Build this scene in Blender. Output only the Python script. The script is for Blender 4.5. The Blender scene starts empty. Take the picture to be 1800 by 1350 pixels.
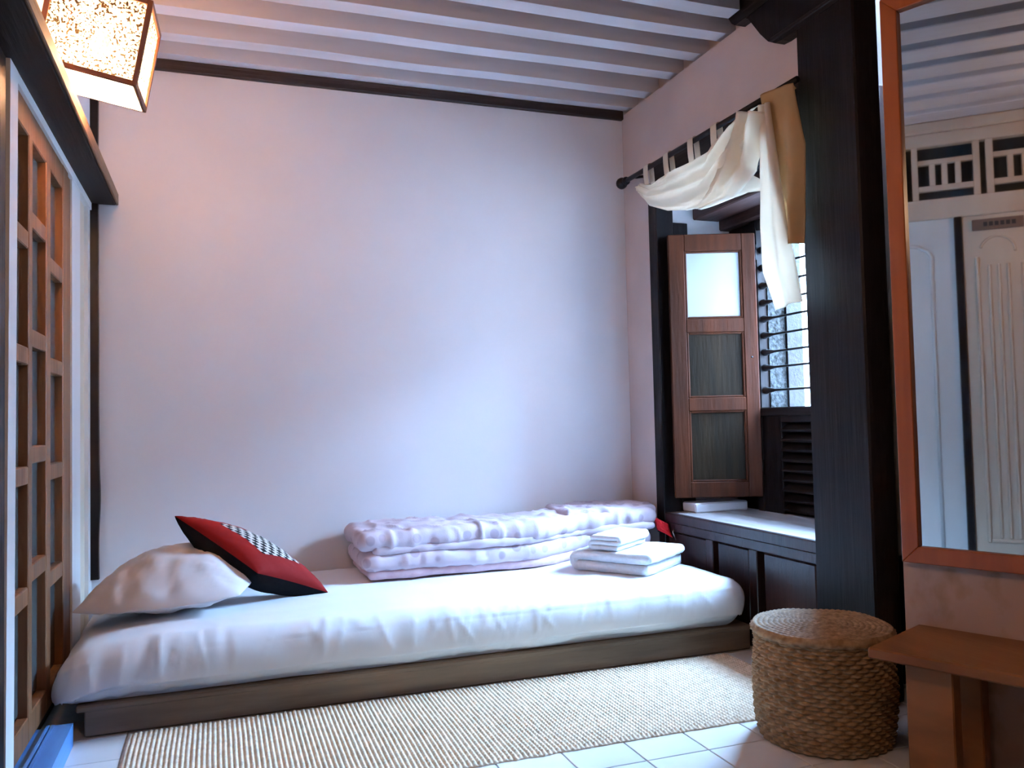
import bpy, bmesh, math, random
from mathutils import Vector, Matrix, noise
random.seed(7)
D = bpy.data
SC = bpy.context.scene
COL = SC.collection

# ------------------------------------------------------------------ camera
F, YAW, PITCH, ROLL = 1467.6, .3416, .04145, -.02242
CAM = Vector((0, 0, .9))
_f = Vector((math.sin(YAW) * math.cos(PITCH), math.cos(YAW) * math.cos(PITCH), math.sin(PITCH)))
_r = Vector((math.cos(YAW), -math.sin(YAW), 0)); _u = _r.cross(_f)
CR = _r * math.cos(ROLL) + _u * math.sin(ROLL); CU = -_r * math.sin(ROLL) + _u * math.cos(ROLL); CF = _f
cd = D.cameras.new('camera'); cd.sensor_width = 36; cd.lens = F / 1800 * 36; cd.clip_start = .02
cam = D.objects.new('camera', cd); COL.objects.link(cam)
cam.matrix_world = Matrix(((CR.x, CU.x, -CF.x, CAM.x), (CR.y, CU.y, -CF.y, CAM.y), (CR.z, CU.z, -CF.z, CAM.z), (0, 0, 0, 1)))
SC.camera = cam
def at(px, py, ax, v):
    """survey helper: point of the photo on the plane axis=v"""
    d = CF + CR * ((px - 900) / F) + CU * ((675 - py) / F)
    return CAM + d * ((v - CAM[ax]) / d[ax])

# ------------------------------------------------------------------ sky, daylight, exposure
w = D.worlds.new('sky'); SC.world = w; w.use_nodes = True
bg = w.node_tree.nodes['Background']; bg.inputs[0].default_value = (.335, .605, 1, 1); bg.inputs[1].default_value = 315
pl = D.lights.new('window_daylight', 'AREA'); pl.shape = 'RECTANGLE'; pl.size = .80; pl.size_y = .80; pl.cycles.is_portal = True
po = D.objects.new('window_daylight', pl); COL.objects.link(po)
po.location = (2.47, 2.76, 1.33); po.rotation_euler = (0, math.radians(90), 0)
SC.view_settings.view_transform = 'Standard'; SC.view_settings.look = 'None'
SC.view_settings.exposure = -.12; SC.view_settings.gamma = 1; SC.view_settings.use_curve_mapping = False
SC.cycles.use_denoising = True
SC.cycles.max_bounces = 10; SC.cycles.diffuse_bounces = 6; SC.cycles.transmission_bounces = 8; SC.cycles.glossy_bounces = 4
SC.cycles.sample_clamp_indirect = 25; SC.cycles.caustics_reflective = False; SC.cycles.caustics_refractive = False

# ------------------------------------------------------------------ materials
def mat(name, c1, c2=None, rough=.6, scale=6, stretch=(1, 1, 1), bump=.0, bscale=None, bdist=.01, spec=.5, metal=0, lo=.35, hi=.65, detail=5, sheen=0, transl=0):
    m = D.materials.new(name); m.use_nodes = True; nt = m.node_tree; N = nt.nodes; K = nt.links.new
    b = N['Principled BSDF']; b.inputs['Roughness'].default_value = rough; b.inputs['Metallic'].default_value = metal
    b.inputs['Specular IOR Level'].default_value = spec; b.inputs['Base Color'].default_value = (*c1, 1)
    if sheen: b.inputs['Sheen Weight'].default_value = sheen
    tc = N.new('ShaderNodeTexCoord'); mp = N.new('ShaderNodeMapping'); mp.inputs['Scale'].default_value = stretch
    K(tc.outputs['Object'], mp.inputs['Vector'])
    col = None
    if c2:
        n = N.new('ShaderNodeTexNoise'); n.inputs['Scale'].default_value = scale; n.inputs['Detail'].default_value = detail
        K(mp.outputs[0], n.inputs['Vector'])
        r = N.new('ShaderNodeMapRange'); r.inputs['From Min'].default_value = lo; r.inputs['From Max'].default_value = hi
        K(n.outputs['Fac'], r.inputs['Value'])
        x = N.new('ShaderNodeMix'); x.data_type = 'RGBA'; x.inputs['A'].default_value = (*c1, 1); x.inputs['B'].default_value = (*c2, 1)
        K(r.outputs[0], x.inputs['Factor']); K(x.outputs['Result'], b.inputs['Base Color']); col = x.outputs['Result']
    if bump:
        n2 = N.new('ShaderNodeTexNoise'); n2.inputs['Scale'].default_value = bscale or scale * 3; n2.inputs['Detail'].default_value = 4
        K(mp.outputs[0], n2.inputs['Vector'])
        bp = N.new('ShaderNodeBump'); bp.inputs['Strength'].default_value = bump; bp.inputs['Distance'].default_value = bdist
        K(n2.outputs['Fac'], bp.inputs['Height']); K(bp.outputs[0], b.inputs['Normal'])
    if transl:
        t = N.new('ShaderNodeBsdfTranslucent'); t.inputs['Color'].default_value = (*c1, 1)
        if col: K(col, t.inputs['Color'])
        ms = N.new('ShaderNodeMixShader'); ms.inputs[0].default_value = transl
        K(b.outputs[0], ms.inputs[1]); K(t.outputs[0], ms.inputs[2]); K(ms.outputs[0], N['Material Output'].inputs['Surface'])
    return m
M = {}
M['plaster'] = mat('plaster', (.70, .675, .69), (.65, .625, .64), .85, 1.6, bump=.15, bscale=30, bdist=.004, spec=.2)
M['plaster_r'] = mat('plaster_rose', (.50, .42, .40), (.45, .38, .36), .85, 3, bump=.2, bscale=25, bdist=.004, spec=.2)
M['plaster_mir'] = mat('plaster_worn', (.40, .28, .24), (.29, .185, .13), .85, 9, stretch=(1, 1, .7), bump=.2, bscale=30, bdist=.003, spec=.2, lo=.52, hi=.66)
M['white_paint'] = mat('white_paint', (.76, .75, .74), (.68, .67, .66), .45, 5, stretch=(1, 1, .15), spec=.5)
M['cream_paint'] = mat('cream_paint', (.44, .36, .28), (.38, .30, .23), .5, 4, stretch=(1, 1, .2))
M['grey_paint'] = mat('grey_white_paint', (.52, .53, .52), (.46, .47, .46), .5, 4, stretch=(1, 1, .2))
M['near_wall'] = mat('near_wall_darkened', (.20, .15, .115), (.15, .11, .085), .7, 4, stretch=(4, 4, .3), bump=.2)  # dark boarding added to an unseen wall to soak up bounce light
M['cream_board'] = mat('cream_board', (.66, .58, .46), (.60, .52, .41), .5, 4, stretch=(1, 1, .2))
M['joist'] = mat('joist_paint', (.66, .63, .66), (.56, .52, .53), .7, 6, stretch=(.1, 1, 1), bump=.25, bscale=14, spec=.3)
M['near_joist'] = mat('near_joist_dimmed', (.46, .46, .49), (.38, .38, .40), .7, 6, stretch=(1, .1, 1), bump=.25, bscale=14, spec=.3)  # joist paint darkened in place of weaker light on the near ceiling
M['boards'] = mat('ceiling_boards_shaded', (.23, .16, .13), (.16, .11, .09), .8, 5, stretch=(.15, 1, 1), bump=.2, bscale=12, spec=.2)  # brown stands in for the shade between joists on whitish boards
M['dark'] = mat('dark_wood', (.009, .006, .006), (.005, .0035, .0035), .42, 5, stretch=(4, 4, .25), bump=.15, bscale=14, spec=.12)
M['dark_y'] = mat('dark_wood_long', (.012, .008, .0075), (.006, .0045, .004), .45, 5, stretch=(4, .25, 4), bump=.3, bscale=14, spec=.2)
M['dark_x'] = mat('dark_wood_plate', (.040, .021, .016), (.02, .011, .009), .6, 5, stretch=(.25, 4, 4), bump=.3, bscale=14, spec=.3)
M['redbrown'] = mat('redbrown_wood', (.055, .016, .010), (.022, .008, .006), .5, 5, stretch=(4, .3, 4), bump=.25, bscale=14)
M['wainscot'] = mat('wainscot_wood', (.030, .013, .012), (.015, .0075, .0075), .34, 5, stretch=(4, 4, .3), bump=.2, bscale=14, spec=.35)
M['ledge'] = mat('ledge_wood', (.020, .012, .010), (.011, .007, .006), .6, 5, stretch=(4, .25, 4), bump=.25, bscale=14, spec=.12)
M['lit_edge'] = mat('ledge_edge_lit', (.16, .085, .045), (.10, .05, .026), .6, 5, stretch=(4, .25, 4), bump=.25, bscale=14, spec=.2)  # lighter tone paints the lamp's light onto the ledge's front face
M['lattice'] = mat('lattice_wood', (.20, .088, .038), (.125, .052, .022), .5, 5, stretch=(4, 4, .3), bump=.15, bscale=14, spec=.25)
M['shutter'] = mat('shutter_wood', (.078, .022, .009), (.028, .011, .006), .5, 5, stretch=(4, 4, .35), bump=.2, bscale=16, spec=.1, lo=.3, hi=.7)
M['shutter_panel'] = mat('shutter_panel_wood', (.026, .016, .008), (.013, .009, .005), .55, 6, stretch=(4, 4, .35), bump=.2, bscale=16, spec=.1)
M['platform'] = mat('platform_wood', (.24, .165, .11), (.12, .08, .055), .65, 4, stretch=(.3, 3, 3), bump=.3, bscale=12)
M['sillwood'] = mat('sill_wood', (.34, .29, .28), (.22, .18, .17), .45, 4, stretch=(4, .3, 4), bump=.2, bscale=14)
M['orange'] = mat('orange_wood', (.36, .085, .012), (.26, .055, .008), .4, 5, stretch=(4, 4, .25), bump=.1, bscale=14)
M['benchwood'] = mat('bench_wood', (.25, .098, .032), (.165, .06, .019), .42, 4, stretch=(2.2, .5, 3), bump=.1, bscale=14, spec=.2)
M['tile'] = mat('floor_tile', (.56, .55, .53), (.44, .43, .42), .5, 3, bump=.1, bscale=20, bdist=.003)
M['grout'] = mat('grout', (.50, .49, .48), (.42, .41, .40), .9, 20)
M['blue'] = mat('threshold_blue', (.10, .26, .55), (.07, .19, .45), .45, 5, stretch=(4, .3, 4), bump=.15)  # even saturated blue for the threshold rail
M['sheet'] = mat('white_cotton', (.74, .73, .75), (.70, .69, .71), .8, 4, bump=.12, bscale=60, bdist=.002, spec=.25, sheen=.2)
M['pillowcase'] = mat('pillow_cotton', (.70, .67, .68), (.65, .62, .63), .8, 4, bump=.15, bscale=50, bdist=.002, spec=.25)
M['towel'] = mat('towel_terry', (.74, .74, .76), (.68, .68, .70), .95, 60, bump=.5, bscale=260, bdist=.003, spec=.1, sheen=.3)
M['pink'] = mat('pink_backing', (.60, .43, .46), (.52, .36, .40), .9, 30, bump=.3, bscale=120, bdist=.002, spec=.1)
M['redcloth'] = mat('red_cloth', (.62, .02, .03), (.5, .015, .02), .8, 10, spec=.2)
M['blackcloth'] = mat('black_cloth', (.004, .004, .005), (.006, .006, .007), .85, 30, bump=.15, bscale=150, bdist=.001, spec=.06)
M['curtain'] = mat('curtain_cotton', (.80, .71, .60), (.75, .66, .55), .9, 8, bump=.2, bscale=120, bdist=.001, spec=.1, transl=.5)
M['tan'] = mat('tan_cotton', (.42, .265, .13), (.37, .23, .11), .9, 8, bump=.2, bscale=120, bdist=.001, spec=.1, transl=.15)
M['iron'] = mat('black_iron', (.012, .011, .012), None, .5, metal=.6)
M['steel'] = mat('worn_metal', (.5, .5, .52), None, .35, metal=1)
M['jute'] = mat('jute', (.74, .62, .48), (.58, .47, .35), .95, 40, bump=.3, bscale=400, bdist=.002, spec=.1)
M['wicker'] = mat('water_hyacinth', (.37, .235, .125), (.21, .125, .062), .75, 45, bump=.35, bscale=220, bdist=.002, spec=.25)
M['stone'] = mat('rough_stone', (.040, .041, .040), (.014, .014, .013), .95, 60, bump=.8, bscale=40, bdist=.02, spec=.1)
M['ground'] = mat('ground', (.35, .33, .30), (.28, .26, .24), .9, 1)
M['housewall'] = mat('house_render', (.42, .42, .42), (.36, .36, .36), .9, 2)
M['plaque'] = mat('plaque_wood', (.12, .07, .05), (.08, .05, .035), .5, 8)
M['plaquemark'] = mat('plaque_marks', (.01, .01, .01), None, .6)
M['lampframe'] = mat('lamp_frame_wood', (.20, .065, .025), (.14, .045, .018), .5, 8)
M['shade'] = mat('round_shade_paper', (.85, .75, .6), None, .9)
M['void'] = mat('void_dark', (.01, .012, .014), None, .8)

def special():
    # lattice panes: dim greenish frosted glass
    m = D.materials.new('frosted_pane'); m.use_nodes = True; b = m.node_tree.nodes['Principled BSDF']
    b.inputs['Base Color'].default_value = (.075, .09, .09, 1); b.inputs['Roughness'].default_value = .22; b.inputs['Specular IOR Level'].default_value = .6; M['pane'] = m
    # shutter glass: pale frosted
    m = D.materials.new('shutter_glass'); m.use_nodes = True; b = m.node_tree.nodes['Principled BSDF']
    b.inputs['Base Color'].default_value = (.42, .47, .50, 1); b.inputs['Roughness'].default_value = .12; b.inputs['Specular IOR Level'].default_value = .8; M['shglass'] = m
    m = D.materials.new('mirror_silver'); m.use_nodes = True; b = m.node_tree.nodes['Principled BSDF']
    b.inputs['Base Color'].default_value = (.80, .83, .84, 1); b.inputs['Metallic'].default_value = 1; b.inputs['Roughness'].default_value = .02; M['mirror'] = m
    # dotted duvet cover
    m = mat('dotted_duvet', (.56, .47, .52), (.51, .43, .48), .9, 12, bump=.25, bscale=160, bdist=.002, spec=.1); nt = m.node_tree; N = nt.nodes; K = nt.links.new
    b = N['Principled BSDF']; src = b.inputs['Base Color'].links[0].from_socket
    tc = N.new('ShaderNodeTexCoord'); v = N.new('ShaderNodeTexVoronoi'); v.inputs['Scale'].default_value = 15; v.inputs['Randomness'].default_value = .55
    K(tc.outputs['Object'], v.inputs['Vector'])
    r = N.new('ShaderNodeMapRange'); r.inputs['From Min'].default_value = .26; r.inputs['From Max'].default_value = .33; r.inputs['To Min'].default_value = .55; r.inputs['To Max'].default_value = 0
    K(v.outputs['Distance'], r.inputs['Value'])
    x = N.new('ShaderNodeMix'); x.data_type = 'RGBA'; x.inputs['B'].default_value = (.30, .22, .26, 1); K(src, x.inputs['A']); K(r.outputs[0], x.inputs['Factor']); K(x.outputs['Result'], b.inputs['Base Color']); M['dots'] = m
    # lamp paper: translucent mulberry paper with dark flecks
    m = D.materials.new('lamp_paper'); m.use_nodes = True; nt = m.node_tree; N = nt.nodes; K = nt.links.new; N.remove(N['Principled BSDF'])
    tc = N.new('ShaderNodeTexCoord'); n1 = N.new('ShaderNodeTexNoise'); n1.inputs['Scale'].default_value = 150; n1.inputs['Detail'].default_value = 3
    K(tc.outputs['Object'], n1.inputs['Vector'])
    r = N.new('ShaderNodeMapRange'); r.inputs['From Min'].default_value = .50; r.inputs['From Max'].default_value = .56; K(n1.outputs['Fac'], r.inputs['Value'])
    x = N.new('ShaderNodeMix'); x.data_type = 'RGBA'; x.inputs['A'].default_value = (.10, .092, .075, 1); x.inputs['B'].default_value = (.0022, .0016, .0008, 1); K(r.outputs[0], x.inputs['Factor'])
    t = N.new('ShaderNodeBsdfTranslucent'); d = N.new('ShaderNodeBsdfDiffuse'); K(x.outputs['Result'], t.inputs['Color']); K(x.outputs['Result'], d.inputs['Color'])
    s = N.new('ShaderNodeMixShader'); s.inputs[0].default_value = .6; K(d.outputs[0], s.inputs[1]); K(t.outputs[0], s.inputs[2])
    tp_ = N.new('ShaderNodeBsdfTransparent'); s2 = N.new('ShaderNodeMixShader'); s2.inputs[0].default_value = .035; K(s.outputs[0], s2.inputs[1]); K(tp_.outputs[0], s2.inputs[2]); K(s2.outputs[0], N['Material Output'].inputs['Surface']); M['paper'] = m
    m = D.materials.new('lamp_diffuser'); m.use_nodes = True; nt = m.node_tree; N = nt.nodes; K = nt.links.new; N.remove(N['Principled BSDF'])
    t = N.new('ShaderNodeBsdfTranslucent'); t.inputs['Color'].default_value = (.90, .88, .84, 1); K(t.outputs[0], N['Material Output'].inputs['Surface']); M['diffuser'] = m
    m = D.materials.new('bulb_glow'); m.use_nodes = True; nt = m.node_tree; N = nt.nodes; N.remove(N['Principled BSDF'])
    e = N.new('ShaderNodeEmission'); e.inputs[0].default_value = (1, .72, .42, 1); e.inputs[1].default_value = 60; nt.links.new(e.outputs[0], N['Material Output'].inputs['Surface']); M['bulb'] = m
    # cushion front: red with a central black and white checked woven patch
    m = D.materials.new('cushion_front'); m.use_nodes = True; nt = m.node_tree; N = nt.nodes; K = nt.links.new; b = N['Principled BSDF']; b.inputs['Roughness'].default_value = .8; b.inputs['Specular IOR Level'].default_value = .2
    uv = N.new('ShaderNodeUVMap'); sp = N.new('ShaderNodeSeparateXYZ'); K(uv.outputs[0], sp.inputs[0])
    def mth(op, a, bb=None, c=None):
        n = N.new('ShaderNodeMath'); n.operation = op
        for i, q in enumerate((a, bb, c)):
            if q is None: continue
            if isinstance(q, (int, float)): n.inputs[i].default_value = q
            else: K(q, n.inputs[i])
        return n.outputs[0]
    ax = mth('ABSOLUTE', mth('SUBTRACT', sp.outputs[0], .5)); ay = mth('ABSOLUTE', mth('SUBTRACT', sp.outputs[1], .5))
    inside = mth('LESS_THAN', mth('MAXIMUM', ax, ay), .27)
    ch = N.new('ShaderNodeTexChecker'); ch.inputs['Scale'].default_value = 19; ch.inputs['Color1'].default_value = (.55, .52, .48, 1); ch.inputs['Color2'].default_value = (.01, .01, .012, 1); K(uv.outputs[0], ch.inputs['Vector'])
    rd = N.new('ShaderNodeRGB'); rd.outputs[0].default_value = (.20, .005, .004, 1)
    x = N.new('ShaderNodeMix'); x.data_type = 'RGBA'; K(inside, x.inputs['Factor']); K(rd.outputs[0], x.inputs['A']); K(ch.outputs[0], x.inputs['B']); K(x.outputs['Result'], b.inputs['Base Color']); M['cushfront'] = m
special()

# ------------------------------------------------------------------ builders
ORG = {}
def prop(o, label=None, cat=None, group=None, kind=None):
    if label: o['label'] = label
    if cat: o['category'] = cat
    if group: o['group'] = group
    if kind: o['kind'] = kind
    return o
def empty(name, loc, label=None, cat=None, group=None, kind=None):
    o = D.objects.new(name, None); COL.objects.link(o); o.location = loc; o.empty_display_size = .05
    ORG[o] = Vector(loc); return prop(o, label, cat, group, kind)
def mesh(name, vs, fs, m, parent=None, smooth=False, uvs=None):
    if parent is not None: org = ORG[parent]
    else:
        xs = [v[0] for v in vs]; ys = [v[1] for v in vs]; zs = [v[2] for v in vs]
        org = Vector(((min(xs) + max(xs)) / 2, (min(ys) + max(ys)) / 2, min(zs)))
    me = D.meshes.new(name); me.from_pydata([Vector(v) - org for v in vs], [], fs)
    me.materials.append(M[m])
    if smooth: me.polygons.foreach_set('use_smooth', [True] * len(me.polygons))
    if uvs:
        l = me.uv_layers.new(name='UVMap')
        for lp in me.loops: l.data[lp.index].uv = uvs[lp.vertex_index]
    me.update()
    o = D.objects.new(name, me); COL.objects.link(o); ORG[o] = org
    if parent is not None: o.parent = parent
    else: o.location = org
    return o
def bm_obj(name, bm, m, parent=None, smooth=False):
    bmesh.ops.recalc_face_normals(bm, faces=bm.faces[:]); bm.verts.index_update()
    vs = [v.co.copy() for v in bm.verts]; fs = [[v.index for v in f.verts] for f in bm.faces]; bm.free()
    return mesh(name, vs, fs, m, parent, smooth)
def bbox(bm, x0, x1, y0, y1, z0, z1, mtx=None):
    r = bmesh.ops.create_cube(bm, size=1)['verts']
    for v in r:
        v.co = Vector((x0 + (v.co.x + .5) * (x1 - x0), y0 + (v.co.y + .5) * (y1 - y0), z0 + (v.co.z + .5) * (z1 - z0)))
        if mtx: v.co = mtx @ v.co
    return r
def box(name, x0, x1, y0, y1, z0, z1, m, parent=None, bevel=.003, mtx=None, seg=1):
    bm = bmesh.new(); bbox(bm, x0, x1, y0, y1, z0, z1)
    if bevel: bmesh.ops.bevel(bm, geom=bm.edges[:], offset=bevel, segments=seg, profile=.6, affect='EDGES')
    if mtx: bmesh.ops.transform(bm, matrix=mtx, verts=bm.verts[:])
    return bm_obj(name, bm, m, parent)
def boxes(name, lst, m, parent=None):
    bm = bmesh.new()
    for b in lst: bbox(bm, *b)
    return bm_obj(name, bm, m, parent)
def prism(name, poly, ax, a0, a1, m, parent=None, bevel=0):
    """poly in the two other axes (in order), extruded along ax"""
    o = [i for i in range(3) if i != ax]; vs = []
    for a in (a0, a1):
        for p in poly:
            v = [0, 0, 0]; v[ax] = a; v[o[0]] = p[0]; v[o[1]] = p[1]; vs.append(v)
    n = len(poly); fs = [list(range(n))[::-1], list(range(n, 2 * n))] + [[i, (i + 1) % n, n + (i + 1) % n, n + i] for i in range(n)]
    bm = bmesh.new(); bv = [bm.verts.new(v) for v in vs]
    for f in fs: bm.faces.new([bv[i] for i in f])
    if bevel: bmesh.ops.bevel(bm, geom=bm.edges[:], offset=bevel, segments=1, affect='EDGES')
    return bm_obj(name, bm, m, parent)
def tube(name, pts, rad, m, parent=None, n=12, cap=True):
    pts = [Vector(p) for p in pts]; R = rad if isinstance(rad, (list, tuple)) else [rad] * len(pts); vs = []; fs = []
    t = (pts[-1] - pts[0]).normalized(); a = t.orthogonal().normalized()
    for i, p in enumerate(pts):
        d = (pts[min(i + 1, len(pts) - 1)] - pts[max(i - 1, 0)]).normalized()
        a = (a - d * a.dot(d)).normalized(); b = d.cross(a)
        for k in range(n):
            q = 2 * math.pi * k / n; vs.append(p + (a * math.cos(q) + b * math.sin(q)) * R[i])
    for i in range(len(pts) - 1):
        for k in range(n): fs.append([i * n + k, i * n + (k + 1) % n, (i + 1) * n + (k + 1) % n, (i + 1) * n + k])
    if cap: fs += [list(range(n))[::-1], list(range((len(pts) - 1) * n, len(pts) * n))]
    return mesh(name, vs, fs, m, parent, True)
def lathe(name, prof, c, m, parent=None, n=32):
    vs = []; fs = []
    for r, z in prof:
        for k in range(n): vs.append((c[0] + r * math.cos(2 * math.pi * k / n), c[1] + r * math.sin(2 * math.pi * k / n), c[2] + z))
    for i in range(len(prof) - 1):
        for k in range(n): fs.append([i * n + k, i * n + (k + 1) % n, (i + 1) * n + (k + 1) % n, (i + 1) * n + k])
    fs += [list(range(n))[::-1], list(range((len(prof) - 1) * n, len(prof) * n))]
    return mesh(name, vs, fs, m, parent, True)
def surf(name, fn, nu, nv, m, parent=None, thick=0, uv=False):
    """open sheet fn(u,v), optionally given thickness along its normals"""
    P = [[Vector(fn(i / nu, j / nv)) for j in range(nv + 1)] for i in range(nu + 1)]
    vs = [p for r in P for p in r]; idx = lambda i, j: i * (nv + 1) + j
    fs = [[idx(i, j), idx(i + 1, j), idx(i + 1, j + 1), idx(i, j + 1)] for i in range(nu) for j in range(nv)]
    if thick:
        n0 = len(vs); nr = []
        for i in range(nu + 1):
            for j in range(nv + 1):
                a = P[min(i + 1, nu)][j] - P[max(i - 1, 0)][j]; b = P[i][min(j + 1, nv)] - P[i][max(j - 1, 0)]
                q = a.cross(b); nr.append(q.normalized() if q.length > 1e-9 else Vector((0, 0, 1)))
        vs += [p - q * thick for p, q in zip(vs[:n0], nr)]
        fs += [[n0 + k for k in f[::-1]] for f in fs]
        rim = [idx(i, 0) for i in range(nu + 1)] + [idx(nu, j) for j in range(1, nv + 1)] + [idx(i, nv) for i in range(nu - 1, -1, -1)] + [idx(0, j) for j in range(nv - 1, 0, -1)]
        for a, b in zip(rim, rim[1:] + rim[:1]): fs.append([b, a, n0 + a, n0 + b])
    return mesh(name, vs, fs, m, parent, True)
def softbox(name, x0, x1, y0, y1, z0, z1, r, m, parent=None, n=(40, 20, 8), disp=None, mtx=None):
    """rounded cushion-like block: points of a subdivided box pulled onto a rounded box, then displaced"""
    bm = bmesh.new(); nx, ny, nz = n; vid = {}
    rx, ry, rz = r if isinstance(r, tuple) else (r, r, r)
    def vert(i, j, k):
        key = (i, j, k)
        if key in vid: return vid[key]
        def spread(t): return .5 - .5 * math.cos(math.pi * t) if False else t
        a, b, c_ = spread(i / nx), spread(j / ny), spread(k / nz)
        p = Vector((x0 + a * (x1 - x0), y0 + b * (y1 - y0), z0 + c_ * (z1 - z0)))
        q = Vector((min(max(p.x, x0 + rx), x1 - rx), min(max(p.y, y0 + ry), y1 - ry), min(max(p.z, z0 + rz), z1 - rz)))
        d = Vector(((p.x - q.x) / rx, (p.y - q.y) / ry, (p.z - q.z) / rz))
        mx = max(abs(d.x), abs(d.y), abs(d.z))
        if mx > 1e-9 and d.length > 1e-9:
            d = d.normalized() * mx; p = q + Vector((d.x * rx, d.y * ry, d.z * rz))
        vid[key] = bm.verts.new(p); return vid[key]
    for i in range(nx):
        for j in range(ny):
            for k in (0, nz): bm.faces.new([vert(i, j, k), vert(i + 1, j, k), vert(i + 1, j + 1, k), vert(i, j + 1, k)])
    for i in range(nx):
        for k in range(nz):
            for j in (0, ny): bm.faces.new([vert(i, j, k), vert(i + 1, j, k), vert(i + 1, j, k + 1), vert(i, j, k + 1)])
    for j in range(ny):
        for k in range(nz):
            for i in (0, nx): bm.faces.new([vert(i, j, k), vert(i, j + 1, k), vert(i, j + 1, k + 1), vert(i, j, k + 1)])
    bmesh.ops.recalc_face_normals(bm, faces=bm.faces[:]); bm.normal_update()
    if disp:
        mv = [(v, v.co + disp(v.co, v.normal)) for v in bm.verts]
        for v, p in mv: v.co = p
    if mtx: bmesh.ops.transform(bm, matrix=mtx, verts=bm.verts[:])
    return bm_obj(name, bm, m, parent, True)
def nz(x, y=0, z=0): return noise.noise(Vector((x, y, z)))
def ridge(x, y=0, z=0, p=7): return (1 - min(1, abs(noise.noise(Vector((x, y, z))) * 1.6))) ** p

YB, W, XL = 3.72, 1.942, -.47
ZJ = 2.433                                   # underside of the alcove joists

# ================================================================== SETTING
def S(o, label, cat): return prop(o, label, cat, kind='structure')
# floor with tiles
TS, TX, TY = .1865, 1.055, 1.980
fl = S(boxes('floor', [(-.75, 3.4, -1.7, 4.0, -.12, -.003)], 'grout'), 'pale tiled floor of the small bedroom', 'floor')
tile_me = None; TILES = [mat('floor_tile_%d' % i, tuple(k * f for k in (.70, .69, .68)), tuple(k * f for k in (.58, .57, .56)), .5, 3, bump=.1, bscale=20, bdist=.003) for i, f in enumerate((1, .93, 1.05))]
for i in range(-9, 7):
    for j in range(-6, 5):
        x = TX + i * TS; y = TY + j * TS
        if x < XL - .1 or x > 2.05 or y > 2.86: continue
        if tile_me is None:
            t = box('tile', x + .0015, x + TS - .0015, y + .0015, y + TS - .0015, -.03, 0, 'tile', fl, bevel=.0015); tile_me = t.data; base = Vector((x, y, 0))
        else:
            t = D.objects.new('tile', tile_me); COL.objects.link(t); t.parent = fl; t.location = Vector((x, y, 0)) - base; ORG[t] = ORG[fl]
        t.material_slots[0].link = 'OBJECT'; t.material_slots[0].material = TILES[(i * 5 + j * 3) % 3]
# back wall
def plast(p): return .004 * nz(p.x * 2, p.z * 2, 3) + .002 * nz(p.x * 7, p.z * 7, 9)
bm = bmesh.new()
NXw, NZw = 60, 50; gv = [[bm.verts.new((XL - .2 + (W + .45 - XL) * i / NXw, YB + .004 * nz(i * .13, j * .13, 2) + .0015 * nz(i * .5, j * .5, 5), 2.7 * j / NZw - .02)) for j in range(NZw + 1)] for i in range(NXw + 1)]
for i in range(NXw):
    for j in range(NZw): bm.faces.new([gv[i][j], gv[i + 1][j], gv[i + 1][j + 1], gv[i][j + 1]])
x0b, x1b = XL - .2, W + .25
bk = [bm.verts.new((x, YB + .25, z)) for x, z in ((x0b, -.02), (x1b, -.02), (x1b, 2.68), (x0b, 2.68))]
bm.faces.new(bk)
wb = S(bm_obj('wall_back', bm, 'plaster', None, True), 'long white plastered wall behind the bed', 'wall')
wp = S(box('trim_1', XL, W + .0, YB - .022, YB + .02, 2.386, 2.432, 'dark_x', None, .004), 'dark wall plate along the top of the back wall', 'trim')
# right (window) wall: plaster left of the window, plaster above it, outer masonry
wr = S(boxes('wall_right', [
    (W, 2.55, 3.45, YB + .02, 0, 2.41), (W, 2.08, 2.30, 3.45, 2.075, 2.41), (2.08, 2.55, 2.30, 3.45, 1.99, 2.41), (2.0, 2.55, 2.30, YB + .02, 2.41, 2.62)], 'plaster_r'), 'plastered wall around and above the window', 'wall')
boxes('outer_masonry', [(2.0, 2.55, 2.2, 2.337, 0, 2.0), (1.98, 2.55, 2.2, 3.46, -.02, .42), (2.42, 2.60, 2.2, 3.46, .42, .92), (2.42, 2.60, 2.2, 3.46, 1.74, 2.0)], 'plaster', wr)
boxes('stone_reveal', [(2.385, 2.475, 3.19, 3.46, .92, 1.75)], 'stone', wr)
boxes('outer_frame', [(2.475, 2.56, 3.175, 3.46, .92, 1.75)], 'dark_y', wr)
# reveal plaster left of the window
boxes('window_reveal', [(2.02, 2.385, 3.43, 3.47, .45, 1.99)], 'plaster', wr)
# left wall: plaster above the ledge and toward the camera
wl = S(boxes('wall_left', [(XL - .2, XL, 1.95, YB + .02, 1.835, 2.65), (XL - .2, XL, 1.95, 2.02, 0, 1.84), (XL - .2, XL, -1.6, .60, 0, 2.65), (XL - .2, XL, .60, 1.95, 2.335, 2.65), (XL - .2, XL - .09, 2.0, YB, 0, 1.84), (XL - .25, XL - .12, .55, 2.0, 0, 2.4)], 'plaster'), 'white plastered left wall above the lattice screen', 'wall')
# panelled strip between lattice and back corner
S(boxes('trim_2', [(XL - .09, XL, 3.245, 3.431, 0, 1.775), (XL - .09, XL, 3.635, YB, 0, 1.775), (XL - .09, XL + .006, 2.30, YB, 1.775, 1.83)], 'white_paint'), 'white painted boards beside the lattice screen and over it', 'trim')
box('recessed_board', XL - .09, XL - .014, 3.431, 3.635, 0, 1.775, 'cream_board', D.objects['trim_2'], 0)
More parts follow.
